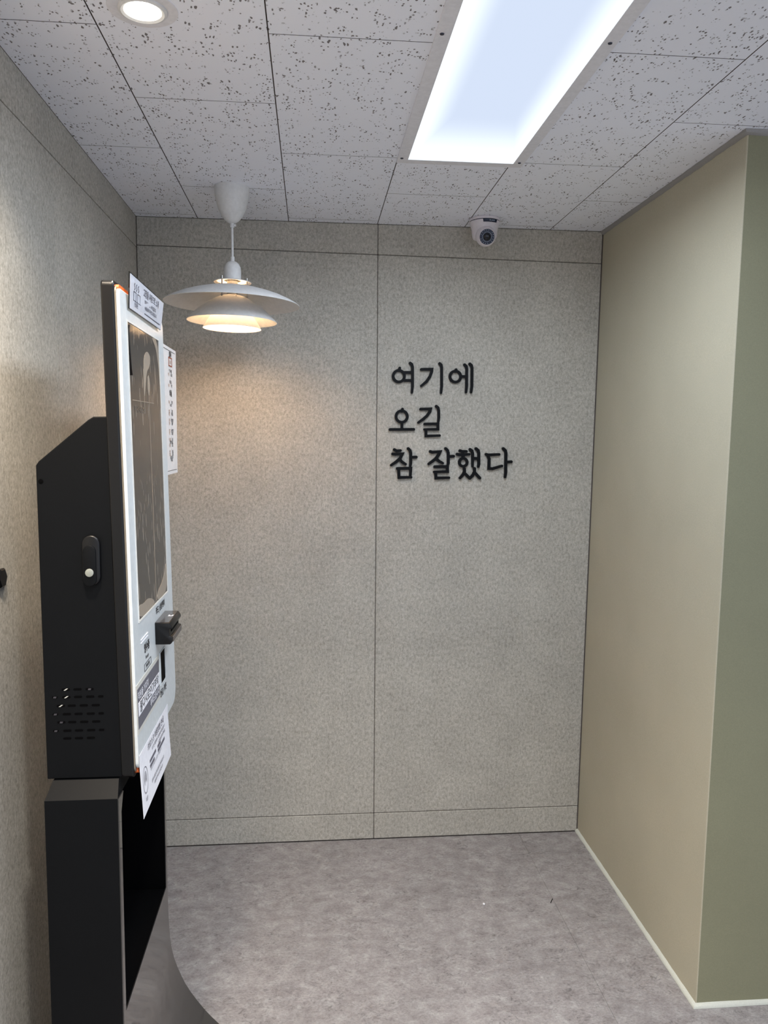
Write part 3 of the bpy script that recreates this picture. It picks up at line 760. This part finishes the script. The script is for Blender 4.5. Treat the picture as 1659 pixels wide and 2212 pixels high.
# card reader jutting out of the face
RY0, RY1, RZ0, RZ1, RX = -1.130, -1.014, 1.0365, 1.0815, 0.294
bm = bmesh.new()
prism(bm, [(0.255, RZ0), (0.290, RZ0), (RX, RZ0+0.004), (RX, 1.0525), (0.2885, 1.0535), (0.2885, 1.0680), (RX, 1.0690), (RX-0.001, 1.0745), (0.2885, RZ1), (0.255, RZ1)], RY0, RY1, F_)
bev(bm, 0.0016, 2, 25)
cr = obj('card_reader', bm, DARKB, K, smooth=30)
bm = bmesh.new(); box(bm, 0.258, 0.2875, RY0+0.003, RY1-0.003, RZ1-0.001, RZ1+0.0008); obj('reader_lid', bm, READT, cr)
bm = bmesh.new(); box(bm, 0.2875, 0.2900, RY0+0.020, RY1-0.018, 1.0590, 1.0655); obj('card_slot', bm, VOID, cr)
bm = bmesh.new(); box(bm, 0.2895, RX+0.0015, RY0+0.010, RY1-0.006, 1.0400, 1.0515); bev(bm, 0.001, 1); obj('slot_lip', bm, plain('lip_grey', (74, 68, 66), 0.3), cr)
link('reader_mark', text_me('IC', 0.014, frame_at((0.2815, -1.066, RZ1+0.0012), (0, 1, 0), (-1, 0, 0)), bold=0.0006), WINK, cr)
# pedestal: black shell with deep niche, steel front sweeping out into the foot
SXF = 0.2335
bm = bmesh.new()
A_, B_ = -1.345, -0.905
outer = [(0.104, 0.003), (0.2315, 0.003), (0.2315, 0.812), (0.104, 0.812)]
box(bm, 0.104, 0.2315, A_, A_+0.012, 0.0, 0.812)           # near side panel
box(bm, 0.104, 0.2315, B_-0.012, B_, 0.0, 0.812)           # far side panel
box(bm, 0.104, 0.112, A_+0.012, B_-0.012, 0.0, 0.812)                  # back
hexa(bm, [(0.104, A_, 0.812), (0.2315, A_, 0.812), (0.2315, B_, 0.812), (0.104, B_, 0.812), (0.112, A_+0.026, 0.8385), (0.2280, A_+0.026, 0.8385), (0.2280, B_-0.020, 0.8385), (0.112, B_-0.020, 0.8385)])
box(bm, 0.112, 0.2315, A_+0.012, B_-0.012, 0.375, 0.385)   # niche floor
st = obj('pedestal', bm, BLACK, K)
bm = bmesh.new()
box(bm, 0.112, 0.230, A_+0.0121, A_+0.0145, 0.385, 0.811); box(bm, 0.112, 0.230, B_-0.0145, B_-0.0121, 0.385, 0.811)
box(bm, 0.1121, 0.1145, A_+0.0145, B_-0.0145, 0.385, 0.811); box(bm, 0.1145, 0.2305, A_+0.0145, B_-0.0145, 0.3851, 0.387)
obj('niche_lining', bm, VOID, st)
# swept front: profile in x/z, sheet 2 mm thick
prof = [(0.2335, 0.392), (0.2338, 0.330), (0.2350, 0.290), (0.2370, 0.255), (0.2405, 0.226), (0.2455, 0.202), (0.2530, 0.178), (0.2620, 0.155), (0.2710, 0.134), (0.2845, 0.110), (0.2990, 0.088), (0.3160, 0.064), (0.3330, 0.043), (0.3540, 0.020), (0.368, 0.009), (0.385, 0.004), (0.430, 0.003)]
bm = bmesh.new()
inner = []
for i, (x, z) in enumerate(prof):
    p0 = Vector(prof[max(i-1, 0)]); p1 = Vector(prof[min(i+1, len(prof)-1)]); d = (p1-p0).normalized()
    inner.append((x+d.y*0.002, z-d.x*0.002))
inner[-1] = (0.430, 0.0005)
prism(bm, prof+inner[::-1], A_, B_, F_)
# upright frame round the niche opening, with clipped upper corners
def fr(pts): prism(bm, pts, 0.2316, SXF, lambda u, v_, w_: (w_, u, v_))
fr([(A_, 0.392), (A_+0.017, 0.392), (A_+0.017, 0.780), (A_+0.034, 0.812), (A_, 0.812)])
fr([(B_, 0.392), (B_, 0.812), (B_-0.034, 0.812), (B_-0.017, 0.780), (B_-0.017, 0.392)])
obj('steel_front', bm, SHELL, K, smooth=40)

# ================================================================= NOTICES ON THE KIOSK
# acrylic sign clipped on top
BL, BR, TL, TR = Vector((0.2535, -1.265, 1.689)), Vector((0.2555, -0.981, 1.688)), Vector((0.2585, -1.278, 1.752)), Vector((0.266, -0.999, 1.745))
def quad_at(u, v_, off=0.0):
    p = (BL*(1-u)+BR*u)*(1-v_)+(TL*(1-u)+TR*u)*v_
    n_ = ((BR-BL).cross(TL-BL)).normalized()
    return p+n_*off
SG = thing('acrylic_sign', tuple(BL), 'clear acrylic sign with a white printed sheet fixed to the kiosk top', 'sign')
def qslab(bm, u0, u1, v0, v1, a, b): hexa(bm, [quad_at(u0, v0, a), quad_at(u1, v0, a), quad_at(u1, v0, b), quad_at(u0, v0, b), quad_at(u0, v1, a), quad_at(u1, v1, a), quad_at(u1, v1, b), quad_at(u0, v1, b)])
bm = bmesh.new(); qslab(bm, 0.008, 0.992, 0.02, 0.955, -0.0005, 0.0003); sh = obj('printed_sheet', bm, GLOSSP, SG)
bm = bmesh.new(); qslab(bm, 0, 1, 0, 1, -0.0026, -0.0006); obj('acrylic_back', bm, CLEAR, SG)
def sign_text(s_, size, u, v_, bold=0.0, xs=1.0):
    me = text_me(s_, size, Matrix.Identity(4), bold=bold, xs=xs)
    for q_ in me.vertices: q_.co = quad_at(u+q_.co.x/0.284, v_+q_.co.y/0.062, 0.0008)
    return me
ms = [sign_text('고장을 사용으로 소개', 0.0165, 0.60, 0.73, 0.0003, 0.92),
      sign_text('회원증을 제시 부탁드립니다', 0.0088, 0.58, 0.48, 0.0002),
      sign_text('직원을 불러 주시면 도와드립니다', 0.0080, 0.60, 0.32, 0.0002),
      sign_text('안내문', 0.0095, 0.17, 0.20, 0.0002)]
bm = bmesh.new(); qslab(bm, 0.42, 0.93, 0.145, 0.165, 0.0002, 0.0009); qslab(bm, 0.09, 0.30, 0.30, 0.315, 0.0002, 0.0009)
# line drawing of two steaming cups
for cu_, cv_ in ((0.13, 0.42), (0.235, 0.42)):
    for a in ((cu_-0.035, cu_-0.031, cv_-0.1, cv_+0.13), (cu_+0.031, cu_+0.035, cv_-0.1, cv_+0.13), (cu_-0.035, cu_+0.035, cv_+0.125, cv_+0.14)): qslab(bm, *a, 0.0002, 0.0008)
for k in range(3):
    for j in range(5):
        uu = 0.12+0.05*k+0.008*math.sin(j*1.6); vv = 0.60+0.04*j
        qslab(bm, uu, uu+0.005, vv, vv+0.042, 0.0002, 0.0008)
me = bpy.data.meshes.new('b'); bm.to_mesh(me); bm.free(); ms.append(me)
link_all(ms, 'printed_line', INKG, sh)

# grey notice
def face_quad(name, y0, y1, z0, z1, a, b, mat, parent=None, base=None):
    bm = bmesh.new(); fbox(bm, y0, y1, z0, z1, a, b); return obj(name, bm, mat, parent, base)
GN = thing('grey_notice', (fx(0.93), -1.215, 0.925), 'dark grey notice with a white text band taped to the white kiosk front', 'notice')
face_quad('film_sleeve', -1.318, -1.106, 0.918, 1.010, 0.0004, 0.0010, plain('sleeve', (206, 206, 200), 0.3), GN)
gs = face_quad('grey_sheet', -1.312, -1.113, 0.9265, 1.0015, 0.0008, 0.0015, GREYP, GN)
face_quad('white_band', -1.309, -1.114, 0.9500, 0.9750, 0.0014, 0.0020, PAPER, GN)
link_all([text_me('직원을 거치지', 0.017, on_face(-1.264, 0.9860, 0.0018), bold=0.0003, xs=0.95), text_me('부탁드립니다', 0.017, on_face(-1.163, 0.9385, 0.0018), bold=0.0003, xs=0.95)], 'white_printed_line', WINK, GN)
link('dark_print', text_me('불다시로인기부탁', 0.0245, on_face(-1.2115, 0.9625, 0.0023), bold=0.0003, xs=0.97), INK, GN)

# white paper hanging off the foot of the kiosk front
PN = thing('paper_notice', (fx(0.85), -1.175, 0.765), 'white paper notice with a round fingerprint symbol hanging below the kiosk front', 'notice')
def px_(z):
    return fx(max(z, 0.853))+0.0012+max(0, 0.853-z)*0.06
bm = bmesh.new(); nz_ = 12; py0, py1, pz0, pz1 = -1.3165, -1.0340, 0.7640, 0.8790
rows = []
for i in range(nz_+1):
    z = pz0+(pz1-pz0)*i/nz_
    row = []
    for j in range(13):
        u = j/12; y = py0+(py1-py0)*u
        dip = (1-u)*(1-i/nz_)**2*(-0.006)
        row.append((px_(z), y, z+dip))
    rows.append(row)
def sheet(bm, rows, th):
    F = [[bm.verts.new(p) for p in r] for r in rows]; Bk = [[bm.verts.new((p[0]-th, p[1], p[2])) for p in r] for r in rows]
    n, m_ = len(rows), len(rows[0])
    for i in range(n-1):
        for j in range(m_-1):
            bm.faces.new((F[i][j], F[i][j+1], F[i+1][j+1], F[i+1][j])); bm.faces.new((Bk[i][j], Bk[i+1][j], Bk[i+1][j+1], Bk[i][j+1]))
    for i in range(n-1):
        for j in (0, m_-1): bm.faces.new((F[i][j], F[i+1][j], Bk[i+1][j], Bk[i][j]))
    for j in range(m_-1):
        for i in (0, n-1): bm.faces.new((F[i][j], F[i][j+1], Bk[i][j+1], Bk[i][j]))
sheet(bm, rows, 0.0004)
ps = obj('sheet', bm, PAPER, PN, smooth=60)
def pf(y, z): return frame_at((px_(z)+0.0006, y, z), (0, 1, 0), (-0.03, 0, 1))
ms = [text_me('키오스크 이용방법 안내', 0.0165, pf(-1.166, 0.8640), bold=0.0002, xs=1.0),
      text_me('로그인 화면에서 지문등록 버튼을 눌러', 0.0082, pf(-1.145, 0.8490), bold=0.0001),
      text_me('손가락을 올려 주세요', 0.0082, pf(-1.115, 0.8380), bold=0.0001),
      text_me('등록 후 지문으로 입장 가능합니다', 0.0078, pf(-1.180, 0.8170)),
      text_me('문의사항은 관리자에게 연락바랍니다', 0.0080, pf(-1.170, 0.7920), bold=0.0001),
      text_me('이용해 주셔서 감사합니다', 0.0080, pf(-1.170, 0.7810), bold=0.0001),
      text_me('지문', 0.0095, pf(-1.282, 0.7810), bold=0.0001)]
bm = bmesh.new()
def ring(bm, cy_, cz_, ry, rz, w, a0=0, a1=2*math.pi, n=40):
    P_ = []
    for k in range(n+1):
        a = a0+(a1-a0)*k/n
        P_.append(((cy_+(ry+w)*math.cos(a), cz_+(rz+w)*math.sin(a)), (cy_+(ry-w)*math.cos(a), cz_+(rz-w)*math.sin(a))))
    for (o1, i1), (o2, i2) in zip(P_, P_[1:]):
        bm.faces.new([bm.verts.new((px_(p[1])+0.0007, p[0], p[1])) for p in (o1, o2, i2, i1)])
FCY, FCZ = -1.2815, 0.8180
ring(bm, FCY, FCZ, 0.0200, 0.0245, 0.0007)
for k in range(6): ring(bm, FCY, FCZ-0.001+0.0006*k, 0.0022+0.0016*k, 0.0040+0.0020*k, 0.00042, -0.3-0.1*k, math.pi+0.2+0.12*k)
me = bpy.data.meshes.new('b'); bm.to_mesh(me); bm.free(); ms.append(me)
link_all(ms, 'printed_line', INKG, ps)
bm = bmesh.new()
for (y0, y1, z0, z1) in ((-1.236, -1.178, 0.8310, 0.8368), (-1.236, -1.196, 0.8215, 0.8270), (-1.160, -1.130, 0.8300, 0.8358), (-1.160, -1.090, 0.8215, 0.8275)):
    sheet(bm, [[(px_(z)+0.0007, y0, z), (px_(z)+0.0007, y1, z)] for z in (z0, z1)], 0.0004)
obj('highlighted_lines', bm, INKG, ps)

# tall instruction poster behind the far edge of the kiosk
PO = thing('instruction_poster', (0.236, -0.815, 1.372), 'tall narrow white poster with step arrows sticking out behind the kiosk', 'poster')
pxx = 0.2400
bm = bmesh.new(); box(bm, pxx-0.003, pxx, -0.9215, -0.7060, 1.3700, 1.6725); po = obj('board', bm, POSTERP, PO)
def pp(y, z): return frame_at((pxx+0.0006, y, z), (0, 1, 0), (0, 0, 1))
YC = -0.788
dark, tan_ = [], []
def T_(lst, s_, y, z, size=0.0092, b_=0.0002, xs=1.0): lst.append(text_me(s_, size, pp(y, z), bold=b_, xs=xs))
def zrow(v): return 1.6725-(v-757)*0.3025/263        # rows listed by their height on the sheet
T_(dark, '회원', YC, zrow(773), 0.0165, 0.0006)
T_(tan_, '등록', YC, zrow(788), 0.0110, 0.0002)
ROWS = [(799, '', '↓'), (807, '', '첫 구매를'), (815, '터치', '누르기'), (822, '', '↓'), (830, '', '확인을'), (838, '터치', '하기'),
        (854, '', '퇴실'), (868, '', '↓'), (873, '메뉴', '선택'), (879, '', '누르기'), (886, '', '↓'), (892, '번호', '입력'), (898, '확인', '하세요'),
        (905, '', '↓'), (911, '좌석', '번호확인'), (918, '영수', '출력'), (927, '', '↓'), (933, '번호', '보관하기'), (939, '카드', '꺼내기'),
        (946, '', '↓'), (952, '카드를', '다시'), (958, '', '확인하세요'), (964, '문을', '열고'), (972, '', '↓'), (978, '안전', '퇴실'),
        (984, '다음', '이용'), (990, '', '감사합니다'), (996, '', '하세요')]
for v_, a, b_ in ROWS:
    z = zrow(v_-(v_-757)*0.02)
    if b_ == '↓': T_(dark, b_, YC, z, 0.0070, 0.0); continue
    sz = 0.0165 if v_ == 854 else 0.0090
    if a: T_(tan_, a, YC-0.022, z, 0.0090, 0.0002)
    T_(dark, b_, YC+(0.014 if a else 0.0), z, sz, 0.0006 if v_ == 854 else 0.0002)
T_(dark, 'I', -0.858, 1.3950, 0.010, 0.0006)
for z in (1.6640, 1.3785):
    bm = bmesh.new(); box(bm, pxx+0.0002, pxx+0.0008, -0.880, -0.722, z, z+0.0008)
    me = bpy.data.meshes.new('b'); bm.to_mesh(me); bm.free(); dark.append(me)
link_all(dark, 'printed_line', INK, po)
link_all(tan_, 'tan_printed_word', TAN, po)
bm = bmesh.new(); y0, y1, z0, z1, w = -0.811, -0.765, 1.6275, 1.6495, 0.0030
for a in ((y0, y1, z0, z0+w), (y0, y1, z1-w, z1), (y0, y0+w*1.5, z0+w, z1-w), (y1-w*1.5, y1, z0+w, z1-w)):
    box(bm, pxx+0.0002, pxx+0.0008, *a)
obj('stamp_frame', bm, RUST, po)

# ================================================================= SMALL THINGS
# black hexagonal knob on the left wall at the frame edge
bm = bmesh.new()
lathe(bm, [(0, 0), (0.020, 0), (0.020, 0.004), (0.017, 0.007), (0, 0.007)], (0, 0, 0), 6)
bmesh.ops.transform(bm, matrix=Matrix.Translation((0.0, -1.2335, 1.1955)) @ Matrix.Rotation(math.pi/2, 4, 'Y') @ Matrix.Rotation(math.pi/2, 4, 'Z'), verts=bm.verts)
tag(obj('wall_bracket', bm, BLACK2, base=(0, -1.2335, 1.1955)), 'small black hexagonal fitting on the left felt wall at the picture edge', 'wall fitting')
bm = bmesh.new(); bmesh.ops.create_icosphere(bm, subdivisions=2, radius=0.0042, matrix=Matrix.Translation((1.118, -0.431, 0.0026)) @ Matrix.Diagonal((1, 1.3, 0.62, 1)))
for v in bm.verts: v.co += Vector((random.uniform(-1, 1), random.uniform(-1, 1), random.uniform(-.3, .3)))*0.0008
tag(obj('crumb', bm, PAPER, base=(1.118, -0.431, 0)), 'tiny white crumb lying in the middle of the grey floor', 'crumb')
bm = bmesh.new(); tube(bm, (1.333, -0.436, 0.0012), (1.343, -0.420, 0.0022), 0.0011, 8); tube(bm, (1.333, -0.436, 0.0012), (1.331, -0.440, 0.001), 0.0009, 8)
tag(obj('splinter', bm, VOID, base=(1.338, -0.428, 0)), 'tiny black splinter on the floor near the painted wall', 'debris')
